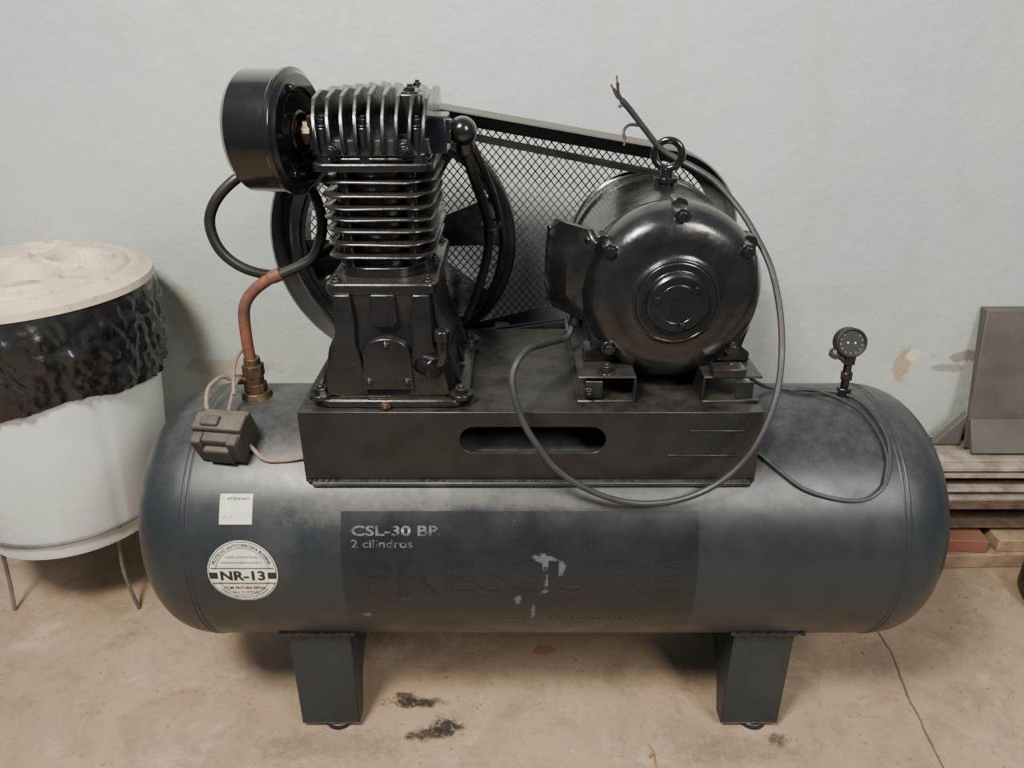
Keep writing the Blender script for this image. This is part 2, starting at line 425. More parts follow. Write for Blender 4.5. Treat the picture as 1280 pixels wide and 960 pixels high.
# legs
for nm, xa, xb in (('leg_left', -.400, -.290), ('leg_right', .398, .506)):
    p = Part(nm, M['tank'], AC, bevel=.002)
    YL = .164
    def zt(y): return AZ-math.sqrt(R*R-y*y)
    N = 16
    def side(x):
        top = [(y, zt(y)+.002) for y in [(YL-2*YL*i/N) for i in range(N+1)]]
        arch = [(-YL,.014), (-.128,.014)]
        for i in range(1, 12):
            t = math.pi*i/12; arch.append((-.115*math.cos(t), .03+.100*math.sin(t)))
        arch += [(.128,.014), (YL,.014)]
        p.prism(arch+top, YZ, x, x+.004)
    side(xa); side(xb-.004)
    z1 = zt(YL)+.003
    for y in (-YL, YL-.004):
        p.box(((xa+xb)/2, y+.002, (z1+.014)/2), (xb-xa, .004, z1-.014))
        sg = 1 if y < 0 else -1
        p.box(((xa+xb)/2, y+.002+sg*.016, .014), (xb-xa, .036, .004))
    shell_patch(p, xa-.012, xb+.012, -50, -42, .003, 1, 4); shell_patch(p, xa-.012, xb+.012, -138, -130, .003, 1, 4)
    p.done()
    q = Part(nm+'_rubber_feet', M['rubber'], AC, bevel=.003)
    for y in (-.144, .144): q.cyl(((xa+xb)/2+.012, y, 0), ((xa+xb)/2+.012, y, .013), .026)
    q.done()
    q = Part(nm+'_weld', M['tank'], AC)
    q.tube([surf(xa-.012, -41, .003), surf((xa+xb)/2, -41.5, .003), surf(xb+.012, -41, .003)], .0045, 8, 12, rad=lambda t: .8+.3*math.sin(t*60)); q.done()

# ------------------------------------------------------------ pump
CX = -.192
def rr3(cx, cy, w, d, r, z, k=5): return [(x, y, z) for x, y in rrect(cx, cy, w, d, r, k)]
p = Part('pump_crankcase', M['black'], AC, bevel=.004, segs=3)
p.rings([rr3(CX+.003, -.018, .245, .275, .03, PZ), rr3(CX+.003, -.018, .245, .275, .03, PZ+.014)])
lv = [(.694,.210,.258,.03),(.715,.202,.254,.032),(.745,.196,.250,.034),(.765,.188,.247,.034),(.785,.168,.243,.030),(.81,.155,.240,.028),(.84,.150,.24,.026),(.864,.148,.245,.02)]
p.rings([rr3(CX, -.014, w, d, r, z) for z, w, d, r in lv])
p.rings([rr3(CX, -.005, .164, .272, .016, .860), rr3(CX, -.005, .164, .272, .016, .878)])
p.done()
p = Part('pump_crankcase_ribs', M['black'], AC, bevel=.0055, segs=4)
fy = -.134
p.prism([(-.262,.862),(-.238,.862),(-.234,.82),(-.236,.79),(-.228,.755),(-.222,.700),(-.288,.700),(-.280,.745),(-.266,.785)], XZ, fy-.011, fy+.014)
p.prism([(-.146,.862),(-.122,.862),(-.118,.785),(-.104,.745),(-.096,.700),(-.160,.700),(-.156,.755),(-.148,.79),(-.150,.82)], XZ, fy-.011, fy+.014)
arch = [(-.228,.712),(-.150,.712),(-.153,.765)]+[(-.189+.036*math.cos(math.radians(a)), .770+.026*math.sin(math.radians(a))) for a in range(0, 181, 20)]+[(-.225,.765)]
p.prism(arch, XZ, fy-.017, fy+.012)
p.prism([(-.208,.862),(-.172,.862),(-.170,.822),(-.178,.812),(-.202,.812),(-.210,.822)], XZ, fy-.010, fy+.014)
for sx in (-1, 1):
    for y in (-.10, -.01, .08):
        p.prism([(CX+sx*.072,.80),(CX+sx*.098,.745),(CX+sx*.112,.700),(CX+sx*.06,.700)], XZ, y-.005, y+.005)
p.done()
p = Part('pump_bolts', M['black'], AC, bevel=.0008)
for x in (CX-.106, CX+.113):
    for y in (-.137, .095): p.cyl((x,y,PZ+.012),(x,y,PZ+.020),.019); p.hexb((x, y, PZ+.018), (0,0,1), .0105, .010)
for x in (CX-.068, CX+.068):
    for y in (-.125, -.01, .112): p.hexb((x, y, .878), (0,0,1), .006, .006)
for x, z in ((-.218,.725),(-.160,.725),(-.189,.785)): p.hexb((x, fy-.016, z), (0,-1,0), .0045, .003)
p.done()
p = Part('oil_fill_tube', M['gloss'], AC, bevel=.0015)
p.tube([(-.135,-.125,.755), (-.112,-.150,.757), (-.104,-.156,.77), (-.104,-.156,.80)], .009, 16)
p.cyl((-.104,-.156,.795), (-.104,-.156,.812), .0115); p.cyl((-.14,-.13,.750), (-.115,-.155,.750), .018)
p.done()
p = Part('drain_plug', M['brass'], AC, bevel=.001); p.hexb((-.195,-.158,.688), (0,-1,0), .006, .005); p.done()

p = Part('pump_cylinder_fins', M['black'], AC, bevel=.0015)
p.rings([rr3(CX-.005, 0, .112, .196, .054, .878, 8), rr3(CX-.005, 0, .112, .196, .054, 1.035, 8)])
p.rings([rr3(CX-.005, -.002, .132, .220, .05, .878, 8), rr3(CX-.005, -.002, .132, .220, .05, .893, 8)])
nf = 7
for i in range(nf):
    z = .908+i*.0178; g = .006*i/nf
    w_, d_ = .160+g, .240
    ph = i*1.3
    def wav(ring, s_): return [(x+.0012*math.sin(y*70+ph), y, zz+.0016*math.sin(x*60+y*45+ph)*s_) for x, y, zz in ring]
    p.rings([wav(rr3(CX-.002, 0, w_-.008, d_-.008, .036, z, 8),1), wav(rr3(CX-.002, 0, w_, d_, .038, z+.002, 8),1), wav(rr3(CX-.002, 0, w_, d_, .038, z+.0042, 8),1), wav(rr3(CX-.002, 0, w_-.008, d_-.008, .036, z+.0062, 8),1)])
for sx in (-.050, .044):
    for y in (-.090, .090): p.cyl((CX+sx, y, .89), (CX+sx, y, 1.04), .010, n=12)
p.done()
p = Part('pump_cylinder_head', M['black'], AC, bevel=.0025)
p.rings([rr3(CX-.003, 0, .170, .252, .018, 1.034), rr3(CX-.003, 0, .170, .252, .018, 1.046)])
p.rings([rr3(CX-.003, 0, .160, .244, .016, 1.047), rr3(CX-.003, 0, .160, .244, .016, 1.054)])
p.rings([rr3(CX-.003, 0, .168, .250, .02, 1.055), rr3(CX-.003, 0, .160, .240, .02, 1.078)])
p.box((CX-.078, -.045, 1.080), (.042, .062, .050)); p.box((CX+.078, -.045, 1.078), (.042, .070, .052))
for sx in (-.068, -.012, .062):
    for y in (-.112, .112): p.cyl((CX+sx, y, 1.034), (CX+sx, y, 1.094), .0125, .011, 16)
p.box((CX+.050, -.075, 1.108), (.032, .032, .052)); p.box((CX+.045, .06, 1.115), (.026, .03, .035))
p.done()
p = Part('pump_head_fins', M['black'], AC, bevel=.0014)
for i in range(9):
    x = CX-.074+i*.0178
    k = 1-abs(i-4)/4*.10
    h = .064*k
    tl = (i-4)*.0018
    prf = [(-.130,1.060),(-.132,1.078),(-.122,1.080+h*.45),(-.100,1.080+h*.85),(-.05,1.080+h),(-.01,1.080+h*.93),(.03,1.080+h),(.09,1.080+h*.9),(.120,1.080+h*.5),(.126,1.060)]
    p.prism(prf, lambda a, b_, d: (d+tl*(b_-1.06)/.08, a, b_), x-.0030, x+.0030)
p.done()
p = Part('pump_head_bolts', M['black'], AC, bevel=.0006)
for sx in (-.068, -.012, .062):
    for y in (-.112, .112): p.hexb((CX+sx, y, 1.094), (0,0,1), .0085, .010)
p.hexb((CX+.050, -.075, 1.134), (0,0,1), .008, .008)
p.hexb((CX+.045, .06, 1.133), (0,0,1), .007, .007)
for sx in (-.055, .045): p.hexb((CX+sx, -.127, 1.064), (0,-1,0), .007, .006)
p.done()

# air filter drum
p = Part('air_filter', M['gloss'], AC, bevel=.0015)
fc = Vector((-.342,-.054,1.080)); fa = Vector((1,-.20,0)).normalized()
p.lathe([(-.043,.0),(-.043,.072),(-.040,.080),(-.033,.0850),(.026,.0855),(.027,.088),(.034,.088),(.035,.085),(.041,.079),(.042,.060),(.039,.056),(.039,.030),(.043,.028),(.043,0)], fc, fa, 72)
_, fu, fv = frame(fa)
for k in range(3):
    a = 2*math.pi*k/3+.9
    c = fc+fa*.039+(fu*math.cos(a)+fv*math.sin(a))*.066
    p.cyl(c, c+fa*.008, .006, n=12)
p.done()
p = Part('air_filter_fitting', M['brass'], AC, bevel=.001)
f0 = fc+fa*.041; f1 = Vector((-.268,-.060,1.080)); fd = (f1-f0).normalized()
p.cyl(f0, f1, .012); p.cyl(f0+fd*.003, f0+fd*.014, .019, n=6); p.cyl(f1-fd*.012, f1-fd*.002, .017, n=6)
p.done()

# discharge elbow + pipe
p = Part('discharge_elbow', M['gloss'], AC, bevel=.001)
p.cyl((CX+.09,-.045,1.080), (-.078,-.045,1.080), .014); p.cyl((-.098,-.045,1.080), (-.088,-.045,1.080), .019, n=6)
p.sphere((-.072,-.045,1.080), .021); p.cyl((-.072,-.045,1.080), (-.069,-.032,1.050), .014)
p.done()
p = Part('discharge_pipe', M['rubber'], AC)
p.tube([(-.070,-.036,1.062),(-.062,-.015,1.02),(-.048,.04,.96),(-.040,.09,.905),(-.044,.12,.85),(-.062,.14,.78),(-.085,.15,.72)], .0085, 12)
p.tube([(-.062,-.03,1.065),(-.045,.0,1.02),(-.030,.06,.965),(-.022,.11,.915),(-.018,.15,.86),(-.030,.17,.79),(-.06,.178,.735)], .006, 10)
p.torus((-.036,.095,.910), (0,.5,-1), .015, .003, 20, 6)
p.done()

# loop hose on the left
p = Part('outlet_hose', M['rubber'], AC)
p.tube([(-.392,.0,.846),(-.36,.0,.858),(-.322,.0,.880),(-.303,.0,.930),(-.312,.01,.975),(-.345,.035,1.008),(-.385,.03,1.020),(-.422,.0,1.008),(-.460,-.01,.975),(-.478,-.01,.935),(-.466,-.01,.890),(-.430,.0,.857),(-.385,.03,.842),(-.34,.07,.86),(-.29,.11,.88)], .0085, 14)
p.done()
p = Part('copper_pipe', M['copper'], AC)
p.tube([(-.450,.0,.690),(-.452,.0,.725),(-.450,.0,.780),(-.440,.0,.808),(-.418,.0,.830),(-.392,.0,.846),(-.378,.0,.852)], .0098, 16, rad=lambda t: 1.0+.10*math.sin(t*40)*(t>.75))
p.cyl((-.392,0,.846),(-.378,0,.852),.0115)
p.done()
p = Part('tank_fitting', M['brass'], AC, bevel=.001)
p.cyl((-.449,0,.625),(-.449,0,.640),.028,.024); p.cyl((-.449,0,.64),(-.449,0,.655),.020,n=6); p.cyl((-.449,0,.655),(-.449,0,.672),.016)
p.cyl((-.449,0,.668),(-.449,0,.690),.019,n=6); p.cyl((-.449,0,.688),(-.449,0,.702),.014)
p.cyl((-.449,0,.661),(-.485,-.01,.665),.009)
p.done()
# pressure switch
sw = surf(-.462, 60, .034)
p = Part('pressure_switch', M['box'], AC, bevel=.004, segs=3)
RM = Matrix.Rotation(math.radians(-8), 3, 'Z') @ Matrix.Rotation(math.radians(28), 3, 'X')
def loc(dx, dy, dz): return tuple(sw + RM @ Vector((dx,dy,dz)))
def obox(part, c, d):
    mt = Matrix.Translation(loc(*c)) @ RM.to_4x4() @ Matrix.Diagonal((*d, 1)); bmesh.ops.create_cube(part.bm, size=1, matrix=mt)
obox(p, (0,0,-.006), (.078,.062,.050)); obox(p, (0,.002,.022), (.084,.034,.014))
obox(p, (-.029,-.026,-.006), (.018,.022,.058)); obox(p, (.029,-.026,-.006), (.018,.022,.054))
obox(p, (0,-.034,-.014), (.044,.014,.036)); obox(p, (-.012,.0,.031), (.03,.02,.008))
p.cyl(loc(0,0,-.045), loc(0,0,-.02), .018)
p.done()
p = Part('switch_wires', M['wire'], AC)
p.tube([(-.486,-.01,.665),(-.498,-.02,.674),(-.510,-.05,.668),(-.506,-.08,.648),(-.492,-.095,.632)], .0036, 8)
p.tube([(-.470,-.01,.668),(-.472,-.03,.665),(-.472,-.06,.65),(-.468,-.09,.64)], .003, 8)
p.tube([(-.455,.02,.705),(-.466,.0,.712),(-.470,-.03,.695),(-.466,-.06,.66)], .003, 8)
p.tube([tuple(surf(-.425,57,.014)),tuple(surf(-.400,52,.005)),tuple(surf(-.37,51.5,.004)),tuple(surf(-.325,53,.006))], .0035, 8)
p.done()

# ------------------------------------------------------------ flywheel, belts, guard
FX, FZ, FR = -.205, .850, .213
p = Part('flywheel', M['black'], AC, bevel=.002)
y0 = .205
ax_o = (FX, 0, FZ)
pr = [(y0,FR-.030),(y0,FR-.004),(y0+.003,FR),(y0+.010,FR),(y0+.014,FR-.010),(y0+.020,FR),(y0+.026,FR),(y0+.030,FR-.010),(y0+.036,FR),(y0+.044,FR),(y0+.044,FR-.030),(y0,FR-.030)]
p.lathe(pr, ax_o, (0,1,0), 96, cap=False)
p.lathe([(y0-.002,0),(y0-.002,.030),(y0,.045),(y0+.04,.045),(y0+.04,0)], ax_o, (0,1,0), 40)
p.torus((FX,y0-.001,FZ),(0,1,0),FR-.018,.004,96,8)
for k in range(6):
    a = math.radians(60*k+12)
    d = Vector((math.cos(a),0,math.sin(a))); t = Vector((-math.sin(a),0,math.cos(a)))
    rings = []
    for rr_, w, tw in ((.035,.022,.008),(.09,.028,.012),(.14,.036,.016),(.19,.046,.018)):
        c = Vector((FX,y0+.022,FZ))+d*rr_
        off = Vector((0,1,0))*tw
        rings.append([c-t*w-off-Vector((0,.003,0)), c+t*w+off-Vector((0,.003,0)), c+t*w+off+Vector((0,.003,0)), c-t*w-off+Vector((0,.003,0))])
    p.rings(rings)
p.cyl((FX,.12,FZ),(FX,y0+.01,FZ),.022)
p.done()
MXX, MZ, MR = .249, .840, .141
PR = .138
p = Part('motor_pulley', M['black'], AC, bevel=.001)
p.lathe([(.208,0),(.208,PR-.008),(.210,PR),(.218,PR),(.224,PR-.010),(.230,PR),(.236,PR-.01),(.242,PR),(.250,PR),(.250,0)], (MXX,0,MZ), (0,1,0), 64); p.done()
def hull2(c0, r0, c1, r1, n=40):
    """belt outline around two circles"""
    d = math.hypot(c1[0]-c0[0], c1[1]-c0[1]); th = math.atan2(c1[1]-c0[1], c1[0]-c0[0]); b_ = math.acos((r0-r1)/d)
    out = []
    for i in range(n+1):
        a = th+b_+(2*math.pi-2*b_)*i/n; out.append((c0[0]+r0*math.cos(a), c0[1]+r0*math.sin(a)))
    for i in range(n+1):
        a = th-b_+2*b_*i/n; out.append((c1[0]+r1*math.cos(a), c1[1]+r1*math.sin(a)))
    return out
p = Part('drive_belts', M['rubber'], AC)
for yy in (.217, .235):
    o = hull2((FX,FZ), FR+.002, (MXX,MZ), PR+.002); i_ = hull2((FX,FZ), FR-.008, (MXX,MZ), PR-.008)
    n = len(o)
    rings = [[(o[k][0],yy-.006,o[k][1]),(o[k][0],yy+.006,o[k][1]),(i_[k][0],yy+.0045,i_[k][1]),(i_[k][0],yy-.0045,i_[k][1])] for k in range(n)]
    p.rings(rings, closed=True)
p.done()
GY0, GY1 = .208, .292
GC, GR = (MXX+.02,.868), .153
GO = hull2((FX,FZ), .250, GC, GR); GI = hull2((FX,FZ), .247, GC, GR-.003)
p = Part('belt_guard_frame', M['guard'], AC, bevel=0)
n = len(GO)
p.rings([[(GO[k][0],GY0,GO[k][1]),(GO[k][0],GY1,GO[k][1]),(GI[k][0],GY1,GI[k][1]),(GI[k][0],GY0,GI[k][1])] for k in range(n)], closed=True)
GL = hull2((FX,FZ), .217, GC, GR-.033)
p.rings([[(GI[k][0],GY1-.003,GI[k][1]),(GI[k][0],GY1,GI[k][1]),(GL[k][0],GY1,GL[k][1]),(GL[k][0],GY1-.003,GL[k][1])] for k in range(n)], closed=True)
p.box((.12,GY0-.012,.700),(.03,.03,.035)); p.box((-.02,GY0+.03,.66),(.03,.10,.004))
p.done()
p = Part('belt_guard_mesh', M['mesh'], AC)
def clip(poly, px, pz, dx, dz):
    ts = []
    m_ = len(poly)
    for i in range(m_):
        ax_, az_ = poly[i]; bx_, bz_ = poly[(i+1) % m_]
        ex, ez = bx_-ax_, bz_-az_
        den = dx*ez-dz*ex
        if abs(den) < 1e-9: continue
        t = ((ax_-px)*ez-(az_-pz)*ex)/den; u = ((ax_-px)*dz-(az_-pz)*dx)/den
        if 0 <= u < 1: ts.append(t)
    return (min(ts), max(ts)) if len(ts) >= 2 else None
for sg in (1, -1):
    ang = math.radians(50)*sg; dx, dz = math.cos(ang), math.sin(ang)
    k = -70
    while k < 70:
        px = k*.0150; c = clip(GL, px, .86, dx, dz)
        if c and c[1]-c[0] > .01:
            a = Vector((px+dx*c[0], GY1-.0015+sg*.0006, .86+dz*c[0])); b2 = Vector((px+dx*c[1], GY1-.0015+sg*.0006, .86+dz*c[1]))
            p.cyl(a, b2, .0012, n=4)
        k += 1
p.done()

# ------------------------------------------------------------ motor
p = Part('motor_body', M['black_motor'], AC, bevel=.0015)
prof = [(-.124,0),(-.124,.043),(-.121,.047),(-.112,.048),(-.112,.060),(-.106,.067),(-.103,.074),(-.105,.090),(-.102,.112),(-.093,.127),(-.076,MR-.004),(-.064,MR+.001),(-.048,MR+.001),(-.047,MR-.004),(-.03,MR-.004),(-.029,MR-.002),(.155,MR-.002),(.156,MR+.002),(.18,MR+.002),(.195,.125),(.205,.07),(.205,0)]
p.lathe(prof, (MXX,0,MZ), (0,1,0), 96)
p.cyl((MXX,.20,MZ),(MXX,.212,MZ),.02)
p.done()
p = Part('motor_end_bolts', M['black_motor'], AC, bevel=.002)
for a in (90, 36, -40, -140, 144):
    a = math.radians(a); rr_ = .127
    c = Vector((MXX+rr_*math.cos(a), -.072, MZ+rr_*math.sin(a)))
    p.cyl(c, c+Vector((0,-.026,0)), .0135, .0115, 16); p.cyl(c+Vector((0,-.026,0)), c+Vector((0,-.034,0)), .008, n=6)
    d = Vector((math.cos(a),0,math.sin(a)))
    c2 = Vector((MXX,-.072,MZ))+d*.137
    p.cyl(c2, c2+Vector((0,.03,0)), .013, n=12)
for a in (-75, 45, 165):
    a = math.radians(a); c = Vector((MXX+.034*math.cos(a), -.123, MZ+.034*math.sin(a)))
    p.cyl(c, c+Vector((0,-.006,0)), .005, n=6)
p.torus((MXX,-.110,MZ),(0,1,0),.064,.0025,60,8)
p.torus((MXX,-.124,MZ),(0,1,0),.030,.0012,48,6)
p.done()
p = Part('motor_feet', M['black_motor'], AC, bevel=.003)
for sx in (-1, 1):
    for ya, yb in ((-.075,-.03), (.115,.16)):
        o = [(MXX+sx*.050,.727),(MXX+sx*.134,.727),(MXX+sx*.134,.742),(MXX+sx*.120,.752),(MXX+sx*.132,.80),(MXX+sx*.10,.80),(MXX+sx*.06,.745)]
        p.prism(o, XZ, ya, yb)
    o = [(MXX+sx*.075,.727),(MXX+sx*.122,.727),(MXX+sx*.134,.82),(MXX+sx*.105,.80)]
    p.prism(o, XZ, -.04, .12)
p.done()
p = Part('motor_rails', M['plate'], AC, bevel=.002)
for cx in (.148, .343):
    w = .092
    p.box((cx,.02,PZ+.002),(w,.31,.004)); p.box((cx,.02,PZ+.043),(w,.31,.004))
    s_ = -1 if cx < .2 else 1
    p.box((cx-s_*(w/2-.002),.02,PZ+.0225),(.004,.31,.045))
    p.box((cx+s_*(.02),-.133,PZ+.022),(.028,.004,.030))
p.done()
p = Part('motor_foot_bolts', M['black'], AC, bevel=.0008)
for cx in (MXX-.112, MXX+.112):
    for y in (-.052,.138): p.hexb((cx,y,.742),(0,0,1),.010,.011)
for cx in (.148, .343):
    p.hexb((cx,-.118,PZ+.045),(0,0,1),.010,.012)
p.box((.335,-.125,PZ+.052),(.05,.03,.014))
p.hexb((.12,-.136,.70),(0,-1,0),.006,.005)
p.done()
# terminal box : wedge-shaped housing turned slightly to the front
p = Part('motor_terminal_box', M['black_motor'], AC, bevel=.003)
TM = Matrix.Rotation(math.radians(34), 4, 'Z')
tc0 = Vector((.108,-.014,.864))
def yzr(x, hy, z0, z1, c=.012, dy=0):
    pts = [(x,-hy+c,z0),(x,hy-c,z0),(x,hy,z0+c),(x,hy,z1-c),(x,hy-c,z1),(x,-hy+c,z1),(x,-hy,z1-c),(x,-hy,z0+c)]
    return [tuple(tc0+(TM @ Vector((a, b_+dy, c_)))) for a, b_, c_ in pts]
p.rings([yzr(.07,.040,-.045,.045), yzr(.0,.046,-.055,.058), yzr(-.010,.058,-.070,.072,.016)])
p.rings([yzr(-.011,.061,-.074,.076,.016), yzr(-.019,.061,-.074,.076,.018), yzr(-.048,.028,-.044,.036,.018)])
for y, z in ((-.048,-.058),(-.048,.060),(.048,-.058),(.048,.060)):
    a = tc0+(TM @ Vector((-.014,y,z))); b2 = tc0+(TM @ Vector((-.027,y,z))); p.cyl(a, b2, .006, n=8)
a = tc0+(TM @ Vector((-.004,-.01,-.066))); p.cyl(a, a+Vector((-.008,-.008,-.026)), .013, .011)
p.done()
# eye bolt
p = Part('eye_bolt', M['gloss'], AC, bevel=.0006)
ex, ey = .257, .088
p.cyl((ex,ey,.968),(ex,ey,.988),.017); p.cyl((ex,ey,.984),(ex,ey,.992),.021); p.cyl((ex,ey,.99),(ex,ey,1.006),.011)
p.torus((ex,ey,1.028),(.25,1,0),.0225,.0062,40,12)
p.done()
# supply cable
p = Part('motor_cable', M['cable'], AC)
CB = [(.102,-.030,.780),(.090,-.044,.757),(.058,-.09,.765),(.018,-.165,.780),(.000,-.195,.750),(.014,-.205,.692),(.040,-.21,.645),(.073,-.216,.604),(.130,-.214,.565),(.189,-.207,.543),(.250,-.206,.545),(.303,-.206,.567),(.345,-.205,.605),(.374,-.20,.653),(.396,-.18,.710),(.407,-.15,.762),(.408,-.115,.82),(.397,-.08,.880),(.381,-.04,.92),(.361,.0,.955),(.330,.045,.990),(.300,.075,1.008),(.270,.088,1.022),(.243,.088,1.038),(.213,.08,1.070),(.188,.07,1.098),(.172,.062,1.114)]
p.tube(CB, .0050, 10)
p.done()
p = Part('cable_bare_cores', M['cable'], AC)
p.tube([(.174,.062,1.112),(.166,.058,1.124),(.163,.055,1.140)], .0026, 8)
p.tube([(.174,.062,1.112),(.164,.06,1.120),(.158,.058,1.131)], .0026, 8)
p.tube([(.208,.08,1.074),(.188,.070,1.076),(.178,.060,1.068),(.180,.056,1.056)], .0026, 8)
p.tube([(.192,.07,1.094),(.176,.064,1.106),(.168,.062,1.104)], .0026, 8)
p.done()
p = Part('cable_copper_tips', M['copper'], AC)
p.cyl((.163,.055,1.138),(.161,.054,1.150),.0016,n=6); p.cyl((.158,.058,1.130),(.153,.056,1.137),.0016,n=6); p.cyl((.180,.056,1.057),(.179,.055,1.046),.0016,n=6)
p.done()
# gauge capillary
p = Part('gauge_hose', M['cable'], AC)
p.tube([(.36,-.06,.700),(.392,-.03,.690),(.42,.0,.660),tuple(surf(.46,95,.006)),tuple(surf(.52,93,.005)),tuple(surf(.575,90,.005)),tuple(surf(.600,82,.005)),tuple(surf(.612,70,.005)),tuple(surf(.615,58,.005)),tuple(surf(.600,44,.005)),tuple(surf(.572,37,.005)),tuple(surf(.54,35.5,.005)),tuple(surf(.50,37,.005)),tuple(surf(.462,40.5,.005)),tuple(surf(.43,47,.005)),tuple(surf(.405,53,.006)),tuple(surf(.385,57,.008))], .0034, 8)
p.tube([tuple(surf(.49,93,.005)),tuple(surf(.54,90,.008)),tuple(surf(.585,78,.006)),tuple(surf(.603,64,.005)),tuple(surf(.606,52,.005)),tuple(surf(.592,41,.005))], .0025, 8)
p.done()
p = Part('gauge_stem', M['gloss'], AC, bevel=.001)
p.cyl((.583,.0,.628),(.583,0,.645),.012,n=6); p.cyl((.583,0,.64),(.581,0,.70),.007); p.cyl((.583,0,.660),(.582,0,.676),.010,n=6); p.box((.580,0,.700),(.018,.018,.018))
p.done()
p = Part('gauge_fitting', M['steel'], AC, bevel=.001)
p.cyl((.575,0,.700),(.548,0,.714),.007); p.cyl((.560,0,.708),(.550,0,.713),.011,n=6); p.done()
p = Part('pressure_gauge', M['dial'], AC, bevel=.0015)
gc = Vector((.575,-.004,.732)); gd = Vector((-.10,-.90,.25)).normalized()
p.lathe([(-.016,0),(-.016,.021),(-.012,.0255),(.010,.0255),(.012,.024),(.012,.022),(.009,.021),(.009,0)], gc, gd, 40)
p.cyl((.579,0,.70),(.577,-.002,.72),.007)
p.done()
p = Part('gauge_marks', M['white'], AC)
_, gu, gv = frame(gd)
for k in range(11):
    a = math.radians(-45+27*k); d = gu*math.cos(a)+gv*math.sin(a)
    p.cyl(gc+gd*.0092+d*.0168, gc+gd*.0092+d*.0188, .0003, n=4)
p.cyl(gc+gd*.0088+gu*.006, gc+gd*.0094+gu*.006, .0015, n=12); p.cyl(gc+gd*.0088-gu*.006, gc+gd*.0094-gu*.006, .0015, n=12)
p.done()

# ------------------------------------------------------------ bin
TB = empty('trash_bin')
bx, by = -1.005, .278
p = Part('bin_body', M['plastic'], TB)
rings = []
prf = [(.200,.170),(.202,.191),(.215,.195),(.45,.222),(.71,.245),(.72,.245)]
n = 120
for z, r in prf:
    ring = []
    for j in range(n):
        a = 2*math.pi*j/n
        rib = .0035 if (j % 12) == 0 and .21 < z < .69 else 0
        ring.append((bx+(r-rib)*math.cos(a), by+(r-rib)*math.sin(a), z))
    rings.append(ring)
p.rings(rings); p.done()
p = Part('bin_bag', M['bag'], TB, angle=80)
rings = []
n = 300; NI = 30
for i in range(NI+1):
    t = i/NI; ring = []
    for j in range(n):
        a = 2*math.pi*j/n; ca, sa = math.cos(a), math.sin(a)
        z = .750-t*(.196+.014*math.sin(3*a+1)+.016*noise.noise(Vector((ca*3,sa*3,1))))
        w = noise.noise(Vector((ca*5+4, sa*5, z*16)))*.010+noise.noise(Vector((ca*12+z*30, sa*12, z*22)))*.009+(abs(noise.noise(Vector((ca*22-z*20, sa*22, z*34))))-.2)*.010
        r = .256-(t*.016)+w*min(1, t*4)+.008*math.sin(math.pi*t)
        r = max(.235, min(r, .268))
        ring.append((bx+r*ca, by+r*sa, z))
    rings.append(ring)
rings.insert(0, [(bx+.24*math.cos(2*math.pi*j/n), by+.24*math.sin(2*math.pi*j/n), .752) for j in range(n)])
p.rings(rings, cap=False); p.done()
p = Part('bin_lid', M['lid'], TB, angle=60)
rings = []; n = 160; K = 80
LR = .246
def sm(x): x = max(0, min(1, x)); return x*x*(3-2*x)
def lidz(r, a):
    q = r/LR
    z = .772+.024*(1-q*q)
    if q > .93: z -= (q-.93)/.07*.008
    z -= .010*sm(1-abs(r-.212)/.008)
    x, y = r*math.cos(a), r*math.sin(a)
    for k in range(5):
        b_ = 2*math.pi*k/5+.35; d = math.hypot(x-.122*math.cos(b_), y-.122*math.sin(b_))
        z -= .026*sm((.055-d)/.006)
        z += .007*sm(1-abs(d-.063)/.007)
    z += .014*sm((.044-r)/.010)
    return z
rings.append([(bx+(LR-.004)*math.cos(2*math.pi*j/n), by+(LR-.004)*math.sin(2*math.pi*j/n), .742) for j in range(n)])
rings.append([(bx+(LR+.012)*math.cos(2*math.pi*j/n), by+(LR+.012)*math.sin(2*math.pi*j/n), .746) for j in range(n)])
rings.append([(bx+(LR+.010)*math.cos(2*math.pi*j/n), by+(LR+.010)*math.sin(2*math.pi*j/n), .760) for j in range(n)])
for i in range(K+1):
    r = LR*(1-i/K)+1e-4
    rings.append([(bx+r*math.cos(2*math.pi*j/n), by+r*math.sin(2*math.pi*j/n), lidz(r, 2*math.pi*j/n)) for j in range(n)])
p.rings(rings)
p.done()
p = Part('bin_lid_recess_shade', M['lid_shade'], TB)  # dark discs paint shade onto the recess floors
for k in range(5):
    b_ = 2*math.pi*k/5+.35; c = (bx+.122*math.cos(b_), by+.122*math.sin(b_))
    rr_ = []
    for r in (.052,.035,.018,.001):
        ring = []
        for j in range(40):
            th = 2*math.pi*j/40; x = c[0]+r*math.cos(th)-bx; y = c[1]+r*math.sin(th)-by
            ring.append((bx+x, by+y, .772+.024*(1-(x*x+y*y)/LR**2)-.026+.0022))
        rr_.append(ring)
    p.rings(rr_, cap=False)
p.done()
p = Part('bin_stand', M['rod'], TB)
p.torus((bx,by,.245),(0,0,1),.203,.004,64,8); p.torus((bx,by,.195),(0,0,1),.175,.004,64,8)
for a in (-38, 40, 130, 220):
    a = math.radians(a); ca, sa = math.cos(a), math.sin(a)
    p.tube([(bx+.202*ca,by+.202*sa,.25),(bx+.172*ca,by+.172*sa,.195),(bx+.168*ca+.01*sa,by+.168*sa,.10),(bx+.182*ca,by+.182*sa,.004)], .0042, 8)
p.box((bx,by,.193),(.34,.012,.004)); p.box((bx,by,.193),(.012,.34,.004))
p.done()

